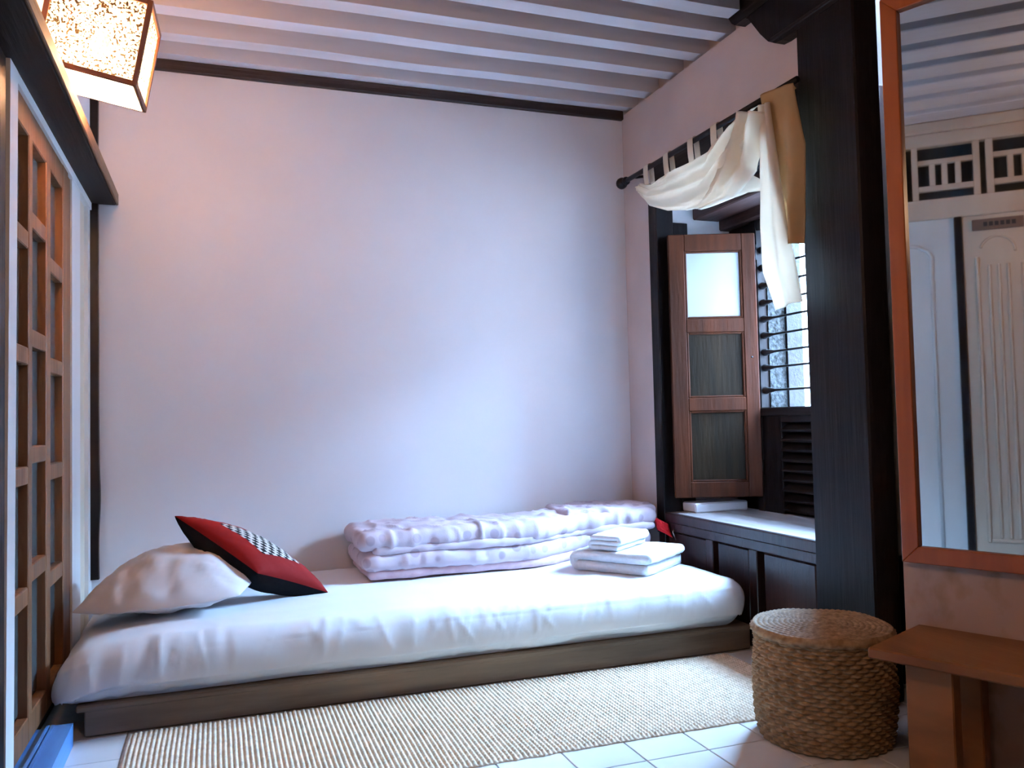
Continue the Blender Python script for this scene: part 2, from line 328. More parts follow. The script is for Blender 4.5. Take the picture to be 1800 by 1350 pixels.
# dark corner strip, slightly wavy
bm = bmesh.new(); prev = None
for i in range(41):
    z = .30 + i * (2.386 - .30) / 40; xr = -.441 + .003 * nz(z * 3, 1) + (.006 * math.exp(-((z - .62) / .12) ** 2)); ring = [bm.verts.new(c) for c in ((XL - .02, YB - .03, z), (xr, YB - .03, z), (xr, YB + .01, z), (XL - .02, YB + .01, z))]
    if prev:
        for a in range(4): bm.faces.new([prev[a], prev[(a + 1) % 4], ring[(a + 1) % 4], ring[a]])
    else: bm.faces.new(ring)
    prev = ring
bm.faces.new(prev); S(bm_obj('trim_3', bm, 'dark'), 'narrow dark wooden strip in the back left corner', 'trim')
# wall behind the camera, angled wall with the mirror
S(boxes('wall_front', [(-.8, 3.4, -1.75, -1.5, 0, 2.7)], 'near_wall'), 'unseen wall at the near end, dark boarding added to cut bounce light', 'wall')
MS = .86; MP0 = Vector((2.05 * MS, 1.95 * MS, 0)); MA = math.radians(-23.4)
MD = Vector((math.sin(MA), math.cos(MA), 0)); MN = Vector((-math.cos(MA), math.sin(MA), 0))
MT = Matrix(((MD.x, MN.x, 0, MP0.x), (MD.y, MN.y, 0, MP0.y), (0, 0, 1, 0), (0, 0, 0, 1)))   # local (along, off, z)
def mw(a, o=0, z=0): return MP0 + MD * a + MN * o + Vector((0, 0, z))
s0 = mw(.0995); e0 = mw(-3.6)
S(prism('wall_corner', [(s0.x, s0.y), (e0.x, e0.y), (3.5, -1.6), (3.5, 2.2), (2.4, 2.2), (2.4, 2.075), (2.03, 2.075)], 2, 0, 2.7, 'plaster_mir'), 'worn rose plaster wall carrying the mirror, set at an angle', 'wall')
# ceiling boards, joists
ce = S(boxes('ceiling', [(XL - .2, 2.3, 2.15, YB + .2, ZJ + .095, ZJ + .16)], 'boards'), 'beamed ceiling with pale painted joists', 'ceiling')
jy = [3.722, 3.521, 3.294, 3.083, 2.890, 2.70, 2.50, 2.30]
for k, y in enumerate(jy):
    bm = bmesh.new(); x1 = 2.0 if y > 2.86 else 1.885; n = 30; prev = None
    for i in range(n + 1):
        x = XL - .05 + (x1 - XL + .05) * i / n; a = .004 * nz(x * 2, k * 7.1, 0); b = .005 * nz(x * 1.7, k * 3.3, 5); wd = .074 + .005 * nz(x * 2.2, k * 5.7, 9)
        ring = [bm.verts.new(c) for c in ((x, y + a, ZJ + b), (x, y + a - wd, ZJ + b), (x, y + a - wd, ZJ + .097), (x, y + a, ZJ + .097))]
        if prev:
            for q in range(4): bm.faces.new([prev[q], prev[(q + 1) % 4], ring[(q + 1) % 4], ring[q]])
        else: bm.faces.new(ring)
        prev = ring
    bm.faces.new(prev); bm_obj('joist', bm, 'joist', ce)
ZN = 2.335
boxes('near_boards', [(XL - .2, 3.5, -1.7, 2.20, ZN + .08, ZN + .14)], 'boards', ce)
for k in range(19):
    x = XL + .02 + k * .205
    box('joist', x, x + .135, -1.6, 2.10, ZN, ZN + .085, 'near_joist', ce, bevel=.004)
S(box('trim_4', XL - .1, 2.05, 2.09, 2.26, 2.30, 2.60, 'dark_x', None, .006), 'dark cross beam between the two ceilings', 'trim')
# outside ground
S(boxes('ground', [(2.7, 40, -30, 40, -3.2, -3.0)], 'ground'), 'ground outside far below the window', 'ground')

hs = S(boxes('wall_neighbour', [(5.6, 7.5, -6, 12, -3, 2.75)], 'housewall'), 'pale house front across the lane outside the window', 'wall')
for y in (1.6, 3.3, 5.0): box('window_frame', 5.55, 5.65, y, y + .7, .9, 1.9, 'shutter', hs, .01)

# ---- window bay (structure): jamb, lintels, sill, wainscot, bars, louvres
wn = empty('window_1', (W, 2.9, 0), 'deep dark-framed window bay with barred opening and louvred lower half', 'window', kind='structure')
box('jamb', W - .012, 2.02, 3.385, 3.458, .36, 1.99, 'dark', wn)
box('jamb_post', 2.02, 2.10, 3.39, 3.44, .455, 1.80, 'dark', wn)
box('lintel', W + .002, 2.09, 2.30, 3.456, 1.905, 2.078, 'dark_y', wn)
box('lintel', 2.09, 2.16, 2.30, 3.46, 1.905, 1.99, 'dark_y', wn)
box('lintel', 2.155, 2.30, 2.30, 3.46, 1.828, 1.99, 'redbrown', wn, .006)
box('lintel', 2.30, 2.44, 2.30, 3.46, 1.783, 1.99, 'redbrown', wn, .006)
box('sill', W + .012, 2.40, 2.335, 3.455, .420, .456, 'sillwood', wn, .003)
box('sill_nosing', W - .010, W + .016, 2.335, 3.457, .413, .4565, 'wainscot', wn, .004)
# wainscot panelling below the sill
box('apron_rail', W - .006, W + .04, 2.335, 3.458, .375, .416, 'wainscot', wn, .004)
box('apron_rail', W, W + .04, 2.335, 3.458, 0, .07, 'wainscot', wn, .004)
for y0, y1 in ((3.40, 3.458), (3.015, 3.065), (2.715, 2.765), (2.335, 2.38)): box('stile', W - .004, W + .04, y0, y1, .068, .377, 'wainscot', wn, .003)
for y0, y1 in ((3.08, 3.395), (2.78, 2.995), (2.395, 2.688)): box('panel', W + .008, W + .03, y0, y1, .07, .372, 'wainscot', wn, .006)
boxes('panel_back', [(W + .032, W + .05, 2.335, 3.458, .0, .415)], 'dark', wn)
# small white hook mark on the panel
q = at(1188, 930, 0, W)
box('hook_plate', W - .006, W + .009, q.y - .012, q.y + .012, q.z - .006, q.z + .008, 'steel', wn, .003)
tube('hook', [(W - .006, q.y, q.z), (W - .016, q.y, q.z - .012), (W - .010, q.y - .002, q.z - .03), (W - .002, q.y - .002, q.z - .05)], .0025, 'steel', wn, 8)
# barred opening
XW = 2.36
box('frame_post', XW - .025, XW + .03, 3.197, 3.245, .456, 1.80, 'dark', wn, .004)
box('frame_post', XW - .02, XW + .03, 2.34, 2.40, .456, 1.80, 'dark', wn, .004)
box('frame_filler', XW - .005, XW + .03, 3.24, 3.455, .456, 1.80, 'dark', wn, .002)
box('mid_rail', XW - .035, XW + .04, 2.38, 3.20, .885, .925, 'dark_y', wn, .004)
box('head_rail', XW - .02, XW + .03, 2.38, 3.20, 1.735, 1.79, 'dark_y', wn, .004)
bar0 = None
for z in (1.002, 1.105, 1.175, 1.252, 1.327, 1.402, 1.48, 1.562, 1.645):
    if bar0 is None:
        bar0 = tube('bar', [(XW, 3.20, z), (XW, 3.185, z), (XW, 3.17, z), (XW, 3.135, z), (XW, 3.12, z), (XW, 2.40, z)], [.015, .017, .013, .008, .0055, .0055], 'iron', wn, 10); z0 = z
    else:
        o = bar0.copy(); COL.objects.link(o); o.parent = wn; o.location = (0, 0, z - z0)
# louvred lower half
box('louvre_stile', XW - .02, XW + .03, 3.065, 3.20, .456, .89, 'dark', wn, .003)
box('louvre_stile', XW - .02, XW + .03, 2.39, 2.46, .456, .89, 'dark', wn, .003)
box('louvre_rail', XW - .02, XW + .03, 2.45, 3.07, .858, .89, 'dark_y', wn, .003)
sl0 = None
for k in range(9):
    z = .835 - k * .0435
    if sl0 is None:
        mx = Matrix.Translation((XW, 0, z)) @ Matrix.Rotation(math.radians(-32), 4, 'Y')
        sl0 = box('slat', -.028, .028, 2.455, 3.068, -.006, .006, 'dark_y', wn, .002, mx); z0 = z
    else:
        o = sl0.copy(); COL.objects.link(o); o.parent = wn; o.location = (0, 0, z - z0)
boxes('louvre_back', [(XW + .035, XW + .05, 2.40, 3.20, .456, .89)], 'dark', wn)
box('reveal_step', 2.03, 2.31, 3.285, 3.43, .456, .500, 'plaster', wn, .006)

box('latch', 2.285, 2.318, 2.72, 2.80, .4565, .468, 'iron', wn, .003)

# ---- left sliding lattice screen (structure door_1)
dr = empty('door_1', (XL, 2.8, 0), 'brown wooden lattice screen with staggered panes on the left', 'door', kind='structure')
LX0, LX1 = XL - .030, XL
for y0, y1, z0, z1 in ((2.33, 2.362, .075, 1.775), (2.535, 2.579, .075, 1.70), (2.782, 2.845, .075, 1.70), (3.065, 3.165, .075, 1.775)): box('stile', LX0, LX1, y0, y1, z0, z1, 'lattice', dr, .003)
box('door_frame', XL - .045, XL - .006, 3.168, 3.247, .06, 1.775, 'lattice', dr, .003)
box('rail', LX0, LX1 - .001, 2.36, 3.066, 1.695, 1.774, 'lattice', dr, .003)
box('rail', LX0, LX1 - .001, 2.36, 3.066, .072, .142, 'lattice', dr, .003)
cols = [(2.360, 2.537, (1.41, 1.096, .778, .459)), (2.577, 2.784, (1.478, 1.152, .830, .509)), (2.843, 3.067, (1.403, 1.095, .769, .446))]
for y0, y1, rails in cols:
    for z in rails: box('rail', LX0, LX1 - .002, y0, y1, z - .024, z + .024, 'lattice', dr, .003)
    zz = [1.70] + list(rails) + [.14]
    for a, b in zip(zz, zz[1:]): box('pane', LX0 + .001, LX0 + .005, y0 - .004, y1 + .004, b + .01, a - .01, 'pane', dr, 0)
boxes('backing', [(XL - .088, XL - .032, 2.02, 3.245, 0, 1.775)], 'void', dr)
# leaning white jamb, dark post, blue threshold
bm = bmesh.new(); v = bbox(bm, XL - .02, XL + .008, 2.262, 2.345, .06, 1.80)
for a in v: a.co.y += (.012 if a.co.z > 1 else -.022)
S(bm_obj('trim_5', bm, 'white_paint'), 'white painted door jamb at the left edge of the lattice screen', 'trim')
S(box('trim_6', XL - .06, XL + .006, 2.0, 2.238, .06, 1.79, 'dark', None, .004), 'dark post left of the white jamb', 'trim')
S(boxes('trim_7', [(XL - .06, -.455, .6, 2.695, 0, .058), (-.455, -.447, .6, 2.695, 0, .066), (-.442, -.434, .6, 2.695, 0, .066), (-.447, -.442, .6, 2.695, 0, .056), (-.434, -.388, .6, 2.695, 0, .064)], 'blue'), 'blue threshold rail below the lattice screen', 'threshold')
# ledge beam over the screen
lg = S(box('trim_8', XL - .02, -.374, 1.95, YB - .012, 1.803, 1.850, 'ledge', None, .006), 'dark wooden ledge beam running above the lattice screen', 'trim')
box('lit_edge', -.376, -.367, 1.95, YB - .012, 1.804, 1.851, 'lit_edge', lg, .003)  # strip added to carry painted lamplight along the ledge front

# ---- the part of the left wall seen in the mirror: panel, post, door, fretwork transom
d2 = empty('door_2', (XL, 1.1, 0), 'cream painted door with moulded panels seen in the mirror', 'door', kind='structure')
box('leaf', XL - .04, XL - .004, .78, 1.394, .065, 1.845, 'cream_paint', d2, .003)
for y0, y1, z0, z1 in ((1.325, 1.342, .25, 1.64), (.84, .857, .25, 1.64), (.857, 1.325, .25, .267)): box('moulding', XL - .006, XL + .008, y0, y1, z0, z1, 'cream_paint', d2, .004)
for y in (1.275, 1.235, 1.195, 1.135, 1.07, 1.0, .94, .90): box('moulding', XL - .006, XL + .005, y, y + .014, .27, 1.60, 'cream_paint', d2, .004)
def ring(nm, cy, cz, r, rr, m, p, a0=0, a1=2 * math.pi, n=28):
    return tube(nm, [(XL - .002, cy + r * math.cos(a0 + (a1 - a0) * k / n), cz + r * math.sin(a0 + (a1 - a0) * k / n)) for k in range(n + 1)], rr, m, p, 8)
ring('medallion', 1.225, 1.648, .055, .008, 'cream_paint', d2); ring('medallion', 1.245, 1.66, .075, .006, 'cream_paint', d2, .3, 3.2)
box('door_post', XL - .04, XL + .014, 1.395, 1.428, .03, 1.845, 'dark', d2, .003)
box('plaque', XL - .003, XL + .012, 1.13, 1.350, 1.768, 1.822, 'plaque', d2, .003)
for k in range(6): box('plaque_mark', XL + .012, XL + .014, 1.165 + k * .024, 1.182 + k * .024, 1.785, 1.806, 'plaquemark', d2, 0)
boxes('white_panel', [(XL - .04, XL - .008, 1.428, 1.96, .06, 1.845)], 'grey_paint', d2)
tube('panel_moulding', [(XL - .006, 1.534, .2), (XL - .006, 1.534, 1.66), (XL - .006, 1.55, 1.69), (XL - .006, 1.59, 1.715), (XL - .006, 1.66, 1.725), (XL - .006, 1.76, 1.715), (XL - .006, 1.80, 1.66), (XL - .006, 1.80, .2)], .009, 'grey_paint', d2, 8)
tr = empty('trim_9', (XL, 1.2, 1.845), 'cream fretwork transom above the door, seen in the mirror', 'transom', kind='structure')
box('header', XL - .04, XL + .012, .60, 1.96, 1.845, 1.947, 'cream_paint', tr, .004)
box('top_rail', XL - .04, XL + .012, .60, 1.96, 2.215, 2.28, 'cream_paint', tr, .004)
box('cornice', XL - .04, XL + .025, .60, 1.96, 2.28, 2.336, 'cream_paint', tr, .006)
boxes('backing', [(XL - .12, XL - .10, .55, 1.96, 1.84, 2.34)], 'void', tr)
for y0, y1 in ((1.577, 1.605), (1.303, 1.332), (1.245, 1.277), (.95, .98), (1.635, 1.665), (1.90, 1.93)): box('fret_bar', XL - .03, XL, y0, y1, 1.945, 2.217, 'cream_paint', tr, .002)
for z0, z1 in ((2.125, 2.150), (1.990, 2.018)):
    for y0, y1 in ((1.332, 1.577), (.98, 1.245), (1.665, 1.90)): box('fret_bar', XL - .028, XL - .002, y0, y1, z0, z1, 'cream_paint', tr, .002)
for y in (1.385, 1.445, 1.50, 1.04, 1.10, 1.16, 1.72, 1.78, 1.84): box('fret_bar', XL - .028, XL - .002, y, y + .026, 2.016, 2.127, 'cream_paint', tr, .002)

# ================================================================== THINGS
# ---- timber post with bracket and beam end
XP = 1.90
po_ = empty('timber_post', (XP + .1, 2.2, 0), 'massive dark timber post with carved bracket beside the window bay', 'post')
box('shaft', XP, 2.0, 2.065, 2.336, 0, 2.225, 'dark', po_, .006)
def yz(px, py): q = at(px, py, 0, XP); return (q.y, q.z)
prism('bracket', [(2.612, 2.392), yz(1315, 33), yz(1325, 46), yz(1336, 60), yz(1350, 73), yz(1362, 76), yz(1374, 70), (2.06, 2.222), (1.75, 2.222), (1.75, 2.392)], 0, XP, W - .001, 'dark', po_)
prism('beam_end', [(2.86, 2.60), yz(1250, 0), yz(1266, 14), yz(1280, 29), yz(1288, 42), yz(1294, 45), (1.60, 2.390), (1.60, 2.60)], 0, XP - .006, W - .001, 'dark_y', po_)
box('moulding', XP - .004, XP + .01, 1.76, 2.47, 2.236, 2.252, 'dark_y', po_, .003)

# ---- bed platform and mattress
PF = 2.74
bp = empty('bed_platform', (.78, 3.2, 0), 'low weathered wooden bed platform under the white mattress', 'bed')
box('front_board', -.366, 1.917, PF, PF + .03, .004, .086, 'platform', bp, .004)
box('top_board', -.388, 1.920, PF - .004, 3.70, .076, .094, 'platform', bp, .004)
box('side_board', -.366, -.336, PF + .03, 3.70, .004, .080, 'platform', bp, .003)
box('side_board', 1.887, 1.917, PF + .03, 3.70, .004, .080, 'platform', bp, .003)
for x in (-.32, 1.82): box('foot', x, x + .06, PF + .04, PF + .10, 0, .080, 'platform', bp, .003)
def mdisp(p, n):
    d = .005 * nz(p.x * 2.2, p.y * 2.2, 1) + .002 * nz(p.x * 6, p.y * 6, 4)
    if n.y < -.3:
        d += .0018 * nz(p.x * 16, p.z * 3, 7) + .002 * nz(p.x * 5 + p.z * 12, p.z * 5, 2)
        d += .0028 * ridge(p.x * 7.5 + p.z * 3, p.z * 2.2, 31, 16) + .0022 * ridge(p.x * 14 - p.z * 5, p.z * 3, 17, 14)
        if p.x < .1: d += .008 * nz(p.x * 22, p.z * 4, 12) * min(1, (.1 - p.x) * 3)
    if p.x > 1.6: d += .006 * nz(p.y * 10 + p.z * 12, p.x * 10, 15) * (p.x - 1.6) * 3
    if p.x < -.25: d += .010 * nz(p.y * 9, p.z * 9, p.x * 6) * min(1, (-.25 - p.x) * 5)
    if n.z > .5: d += .0025 * ridge(p.x * 2.5, p.y * 4, 9, 10)
    o = n * d
    if n.y < -.2 and p.z < .14: o = o + Vector((0, .018 + .012 * nz(p.x * 3.3, 8), .006 + .012 * nz(p.x * 2.6, 3)))
    # top droops a little at the left end
    if p.x < -.10: o = o + Vector((0, 0, -.05 * ((-.10 - p.x) / .35) ** 2 * (1 if p.z > .15 else .2)))
    if p.z < .11: o.z = max(o.z, .0965 - p.z)
    return o
mt = prop(softbox('mattress', -.452, 1.903, 2.700, 3.694, .0965, .276, (.085, .07, .088), 'sheet', None, (260, 60, 18), mdisp), 'thick mattress in a fitted white sheet on the wooden platform', 'mattress')

# ---- pillow and cushion
def pillow(name, C, U, V, T, k, ms, root=None, wr=.006, seed=0, power=.42, uvs=False, split=True, low=1.0):
    """C centre, U/V half axes, T half thickness; two shells joined along a seam"""
    N_ = U.cross(V).normalized(); n = 40; out = []
    def pt(s, t, sg):
        a = s * (1 - k[0] * (1 - t * t) * abs(s) ** 3); b = t * (1 - k[1] * (1 - s * s) * abs(t) ** 3)
        h = ((1 - s * s) * (1 - t * t)) ** power
        edge = min(1, 5 * (1 - max(abs(s), abs(t))))
        wn_ = wr * (nz(s * 3 + seed, t * 3, sg) + .7 * nz(s * 9 + seed, t * 2.5, sg + 4) * (1 - edge * .6) + .5 * nz((s + t) * 7, (s - t) * 2 + seed, sg)) * min(1, h * 3)
        wn_ += wr * .55 * ridge(s * 1.7 + t * .9 + seed, t * 3.4 - s * .8, sg + 8, 9) * min(1, h * 2.5)
        return C + U * a + V * b + N_ * (sg * (T if sg > 0 else T * low) * h + wn_)
    for sg, mm, nm in ((1, ms[0], 'front_panel'), (-1, ms[1], 'back_panel')):
        vs = []; uv = []; fs = []
        for i in range(n + 1):
            for j in range(n + 1):
                s = math.sin((i / n - .5) * math.pi); t = math.sin((j / n - .5) * math.pi)
                vs.append(pt(s, t, sg)); uv.append(((s + 1) / 2, (t + 1) / 2))
        for i in range(n):
            for j in range(n):
                q = [i * (n + 1) + j, (i + 1) * (n + 1) + j, (i + 1) * (n + 1) + j + 1, i * (n + 1) + j + 1]; fs.append(q if sg > 0 else q[::-1])
        out.append((vs, fs, uv, mm, nm))
    if split:
        for vs, fs, uv, mm, nm in out: mesh(nm, vs, fs, mm, root, True, uv)
    else:
        vs = out[0][0] + out[1][0]; fs = out[0][1] + [[a + len(out[0][0]) for a in f] for f in out[1][1]]
        return mesh(name, vs, fs, ms[0], root, True)
Lc = at(125, 1081, 1, 3.02); Rc = at(421, 1050, 1, 2.90)
U = (Rc - Lc) / 2; V = Vector((.06, .20, .02)); C = (Lc + Rc) / 2 + V
prop(pillow('pillow', C + Vector((0, 0, .006)), U, V, .138, (.0, -.28), ('pillowcase', 'pillowcase'), split=False, wr=.013, seed=3, power=.66, low=.45), 'plump white pillow at the left end of the mattress', 'pillow')
cu = empty('throw_cushion', (.11, 3.1, .28), 'red throw cushion with checked centre and black back leaning on the pillow', 'cushion')
def fwd(px, py, d): return CAM + (CF + CR * ((px - 900) / F) + CU * ((675 - py) / F)) * d
dBR = CF.dot(at(577, 1042, 1, 3.14) - CAM); dN = dBR - .215
BR = fwd(577, 1042, dBR); Nc = fwd(453, 1008, dN); TL = fwd(307, 907, dN + .03)
Uc = (BR - Nc) / 2; Vc = (TL - Nc) / 2; cc = (TL + BR) / 2
if Uc.cross(Vc).z < 0: Uc, Vc = Vc, Uc
pillow('c', cc, Uc, Vc, .062, (.06, .06), ('cushfront', 'blackcloth'), cu, .003, 9, .42, True, True, 1.7)

# ---- folded duvet
dv = empty('folded_duvet', (1.2, 3.45, .276), 'folded pale pink dotted duvet lying along the back wall on the bed', 'duvet')
def ddisp(seed, a=.006, drop=0):
    def f(p, n):
        d = a * nz(p.x * 4 + seed, p.y * 4, p.z * 6) + a * .7 * nz(p.x * 13 + seed, p.y * 8, p.z * 20) + a * .6 * nz(p.x * 28, p.y * 14, seed) + a * .9 * ridge(p.x * 9 + p.y * 4, p.y * 5, seed + 2, 8)
        t = max(0, (p.x - 1.25) / .6)
        k = min(1, max(0, (p.x - 1.22) / .32)); k = k * k * (3 - 2 * k)
        return n * d + Vector((0, .012 * nz(p.x * 2.5 + seed, 0, 3) + .125 * k * max(0, (3.69 - p.y) / .44), .007 + .006 * nz(p.x * 2, seed, 1) + drop * t * t))
    return f
softbox('lower_fold', .552, 1.80, 3.262, 3.66, .274, .312, .018, 'pink', dv, (90, 24, 4), ddisp(1, .003))
softbox('dotted_fold', .532, 1.86, 3.250, 3.68, .304, .378, .034, 'dots', dv, (110, 30, 8), ddisp(5, .006))
softbox('inner_fold', .575, 1.88, 3.255, 3.675, .372, .405, .016, 'dots', dv, (110, 26, 5), ddisp(9, .005, .006))
softbox('top_fold', .518, 1.895, 3.255, 3.69, .386, .464, .038, 'dots', dv, (150, 40, 9), ddisp(14, .010, .012))
softbox('top_fold', 1.45, 1.905, 3.30, 3.69, .43, .482, .025, 'dots', dv, (50, 24, 6), ddisp(21, .010, .004))
prop(pillow('red_cloth', Vector((1.908, 3.37, .395)), Vector((.020, -.034, -.016)), Vector((.0, .018, .030)), .014, (.05, .05), ('redcloth', 'redcloth'), None, .004, 5, .4, False, False), 'small bright red cloth tucked behind the right end of the duvet', 'cloth')

# ---- towels: a strip folded over itself, extruded along its width
def towel(name, O, E1, L, E2, Wd, z0, layers, th, label, seed):
    root = empty(name, (O.x, O.y, z0), label, 'towel')
    path = []; dirn = 1; z = z0 + th / 2; r = th * .52
    for k in range(layers):
        xs = [r + (L - 2 * r) * i / 12 for i in range(13)]
        if dirn < 0: xs = xs[::-1]
        for x in xs: path.append((x, z))
        if k < layers - 1:
            xe = xs[-1]
            for q in range(1, 8):
                a = math.pi * q / 8; path.append((xe + dirn * r * math.sin(a), z + r * (1 - math.cos(a))))
        z += 2 * r; dirn = -dirn
    n = len(path); hw = th * .46
    nrm = []
    for i in range(n):
        a = path[max(0, i - 1)]; b = path[min(n - 1, i + 1)]; dx, dz = b[0] - a[0], b[1] - a[1]; l = math.hypot(dx, dz) or 1; nrm.append((-dz / l, dx / l))
    sec = [(p[0] + q[0] * hw, p[1] + q[1] * hw) for p, q in zip(path, nrm)]
    e = path[-1]; d = (path[-1][0] - path[-2][0], path[-1][1] - path[-2][1]); l = math.hypot(*d); d = (d[0] / l, d[1] / l)
    cap1 = [(e[0] + (nrm[-1][0] * math.cos(a) + d[0] * math.sin(a)) * hw, e[1] + (nrm[-1][1] * math.cos(a) + d[1] * math.sin(a)) * hw) for a in [math.pi * k / 5 for k in range(1, 5)]]
    back = [(p[0] - q[0] * hw, p[1] - q[1] * hw) for p, q in zip(path, nrm)][::-1]
    sec = sec + cap1 + back; m = len(sec); nv = 22; vs = []; fs = []
    for j in range(nv + 1):
        t = j / nv; sh = 1 - .0
        for (x, z) in sec:
            ex = .004 * nz(x * 12, t * 6, seed) + .003 * nz(x * 30, t * 14, seed)
            rnd = .010 * (abs(2 * t - 1) ** 6)
            x2 = L / 2 + (x - L / 2) * (1 - rnd * 3)
            p = O + E1 * x2 + E2 * (t * Wd + .006 * nz(z * 40, x * 6, seed + 3)); vs.append(Vector((p.x, p.y, max(z + ex * .8 - rnd * (z - z0) * 2, z0))))
    for j in range(nv):
        for i in range(m): fs.append([j * m + i, j * m + (i + 1) % m, (j + 1) * m + (i + 1) % m, (j + 1) * m + i])
    # caps: quads pairing front and back runs
    for base, rev in ((0, False), (nv * m, True)):
        for i in range(n - 1):
            q = [base + i, base + i + 1, base + m - 2 - i, base + m - 1 - i]; fs.append(q if rev else q[::-1])
        q = [base + n - 1 + k for k in range(6)]; fs.append(q if rev else q[::-1])
    mesh('folded_cloth', vs, fs, 'towel', root, True); return root
FR = Vector((1.575, 2.865, 0)); E1 = Vector((-.215, .304, 0)).normalized(); E2 = Vector((.33, .25, 0)).normalized()
towel('bath_towel', FR, E1, .36, E2, .345, .281, 2, .040, 'large folded white bath towel on the mattress beside the duvet', 3)
towel('hand_towel', FR + E1 * .150 + E2 * .015, E1, .135, E2, .27, .366, 3, .019, 'small folded white hand towel on top of the bath towel', 8)

# ---- pendant lamp: tilted paper box with wooden edges
K_ = .93; A0 = CAM + (Vector((-.2249, 2.7293, 1.9416)) - CAM) * K_
RM = (Matrix.Rotation(-.0114, 3, 'Z') @ Matrix.Rotation(.188, 3, 'Y') @ Matrix.Rotation(.0681, 3, 'X')).to_4x4()
LW, LH, LD = .270 * K_, .2537 * K_, .2663 * K_
LM = Matrix.Translation(A0) @ RM          # local: x in [-LW,0], y in [0,LD], z in [0,LH]
lp = empty('pendant_lamp', LM @ Vector((-LW / 2, LD / 2, 0)), 'glowing square paper pendant lamp with brown wooden edges', 'lamp')
e = .007
for (a, b) in ((0, 0), (-LW, 0), (0, LD), (-LW, LD)): box('edge_strip', a - e, a + e, b - e, b + e, -e, LH + e, 'lampframe', lp, .001, LM)
for z in (0, LH):
    for b in (0, LD): box('edge_strip', -LW + e, -e, b - e, b + e, z - e, z + e, 'lampframe', lp, .001, LM)
    for a in (0, -LW): box('edge_strip', a - e, a + e, e, LD - e, z - e, z + e, 'lampframe', lp, .001, LM)
def lpanel(nm, pts, m):
    mesh(nm, [LM @ Vector(p) for p in pts], [[0, 1, 2, 3]], m, lp)
lpanel('paper_panel', [(-LW, 0, 0), (0, 0, 0), (0, 0, LH), (-LW, 0, LH)], 'paper'); lpanel('paper_panel', [(-LW, LD, 0), (0, LD, 0), (0, LD, LH), (-LW, LD, LH)], 'paper')
lpanel('paper_panel', [(0, 0, 0), (0, LD, 0), (0, LD, LH), (0, 0, LH)], 'paper'); lpanel('paper_panel', [(-LW, 0, 0), (-LW, LD, 0), (-LW, LD, LH), (-LW, 0, LH)], 'paper')
lpanel('diffuser', [(-LW - e, -e * .3, -e - .0008), (e * .3, -e * .3, -e - .0008), (e * .3, LD + e, -e - .0008), (-LW - e, LD + e, -e - .0008)], 'diffuser')
lc = LM @ Vector((-LW / 2, LD / 2, LH * .50)); tp = LM @ Vector((-LW / 2, LD / 2, LH))
lathe('socket', [(.012, .045), (.016, .05), (.016, .10), (.008, .11)], lc, 'iron', lp, 14)
lathe('bulb', [(.002, -.032), (.018, -.026), (.028, -.008), (.028, .010), (.018, .034), (.012, .048)], lc, 'bulb', lp, 16)
box('cross_bar', -LW, 0, LD / 2 - .006, LD / 2 + .006, LH - .004, LH + .004, 'lampframe', lp, .001, LM)
tube('cord', [lc + Vector((0, 0, .10)), tp, tp + Vector((.0, 0, .08)), (tp.x, tp.y, ZJ + .10)], .0035, 'iron', lp, 8)
pt = D.lights.new('lamp_light', 'POINT'); pt.energy = 420; pt.color = (1, .54, .29); pt.shadow_soft_size = .05
pob = D.objects.new('lamp_light', pt); COL.objects.link(pob); pob.parent = lp; pob.location = lc - ORG[lp] - Vector((0, 0, .06))

# ---- second lamp: round paper shade hanging in the near half of the room
l2 = empty('ceiling_lamp', (.35, .55, 1.98), 'round paper ceiling lamp hanging in the near half of the room', 'lamp')
lathe('shade', [(.06, .0), (.115, .035), (.14, .10), (.115, .165), (.06, .20)], (.35, .55, 1.98), 'shade', l2, 28)
tube('cord', [(.35, .55, 2.18), (.35, .55, ZN + .08)], .003, 'iron', l2, 8)
p2 = D.lights.new('ceiling_lamp_light', 'POINT'); p2.energy = 21; p2.color = (1, .60, .34); p2.shadow_soft_size = .13
p2o = D.objects.new('ceiling_lamp_light', p2); COL.objects.link(p2o); p2o.parent = l2; p2o.location = (0, 0, -.16)

# ---- shutter leaf swung open into the room
hg = Vector((2.325, 3.195, 0)); fr_ = Vector((1.957, 3.335, 0))
sd = (hg - fr_); SWd = sd.length; sd.normalize(); sn = Vector((sd.y, -sd.x, 0))       # facing the room
SZ0, SZ1 = .525, 1.722
SMX = Matrix(((sd.x, sn.x, 0, fr_.x), (sd.y, sn.y, 0, fr_.y), (0, 0, 1, 0), (0, 0, 0, 1)))
sh = empty('window_shutter', (hg.x, hg.y, SZ0), 'worn reddish brown window shutter leaf with glass top pane, swung inward', 'shutter')
LS, RS = .072, .062
def sbox(nm, a0, a1, z0, z1, m, o0=-.015, o1=.015, bev=.003): return box(nm, a0, a1, o0, o1, z0, z1, m, sh, bev, SMX)
sbox('stile', 0, LS, SZ0, SZ1, 'shutter'); sbox('stile', SWd - RS, SWd, SZ0, SZ1, 'shutter')
zr = [(SZ0, .595), (.915, .975), (1.272, 1.335), (1.645, SZ1)]
for z0, z1 in zr: sbox('rail', LS, SWd - RS, z0, z1, 'shutter')
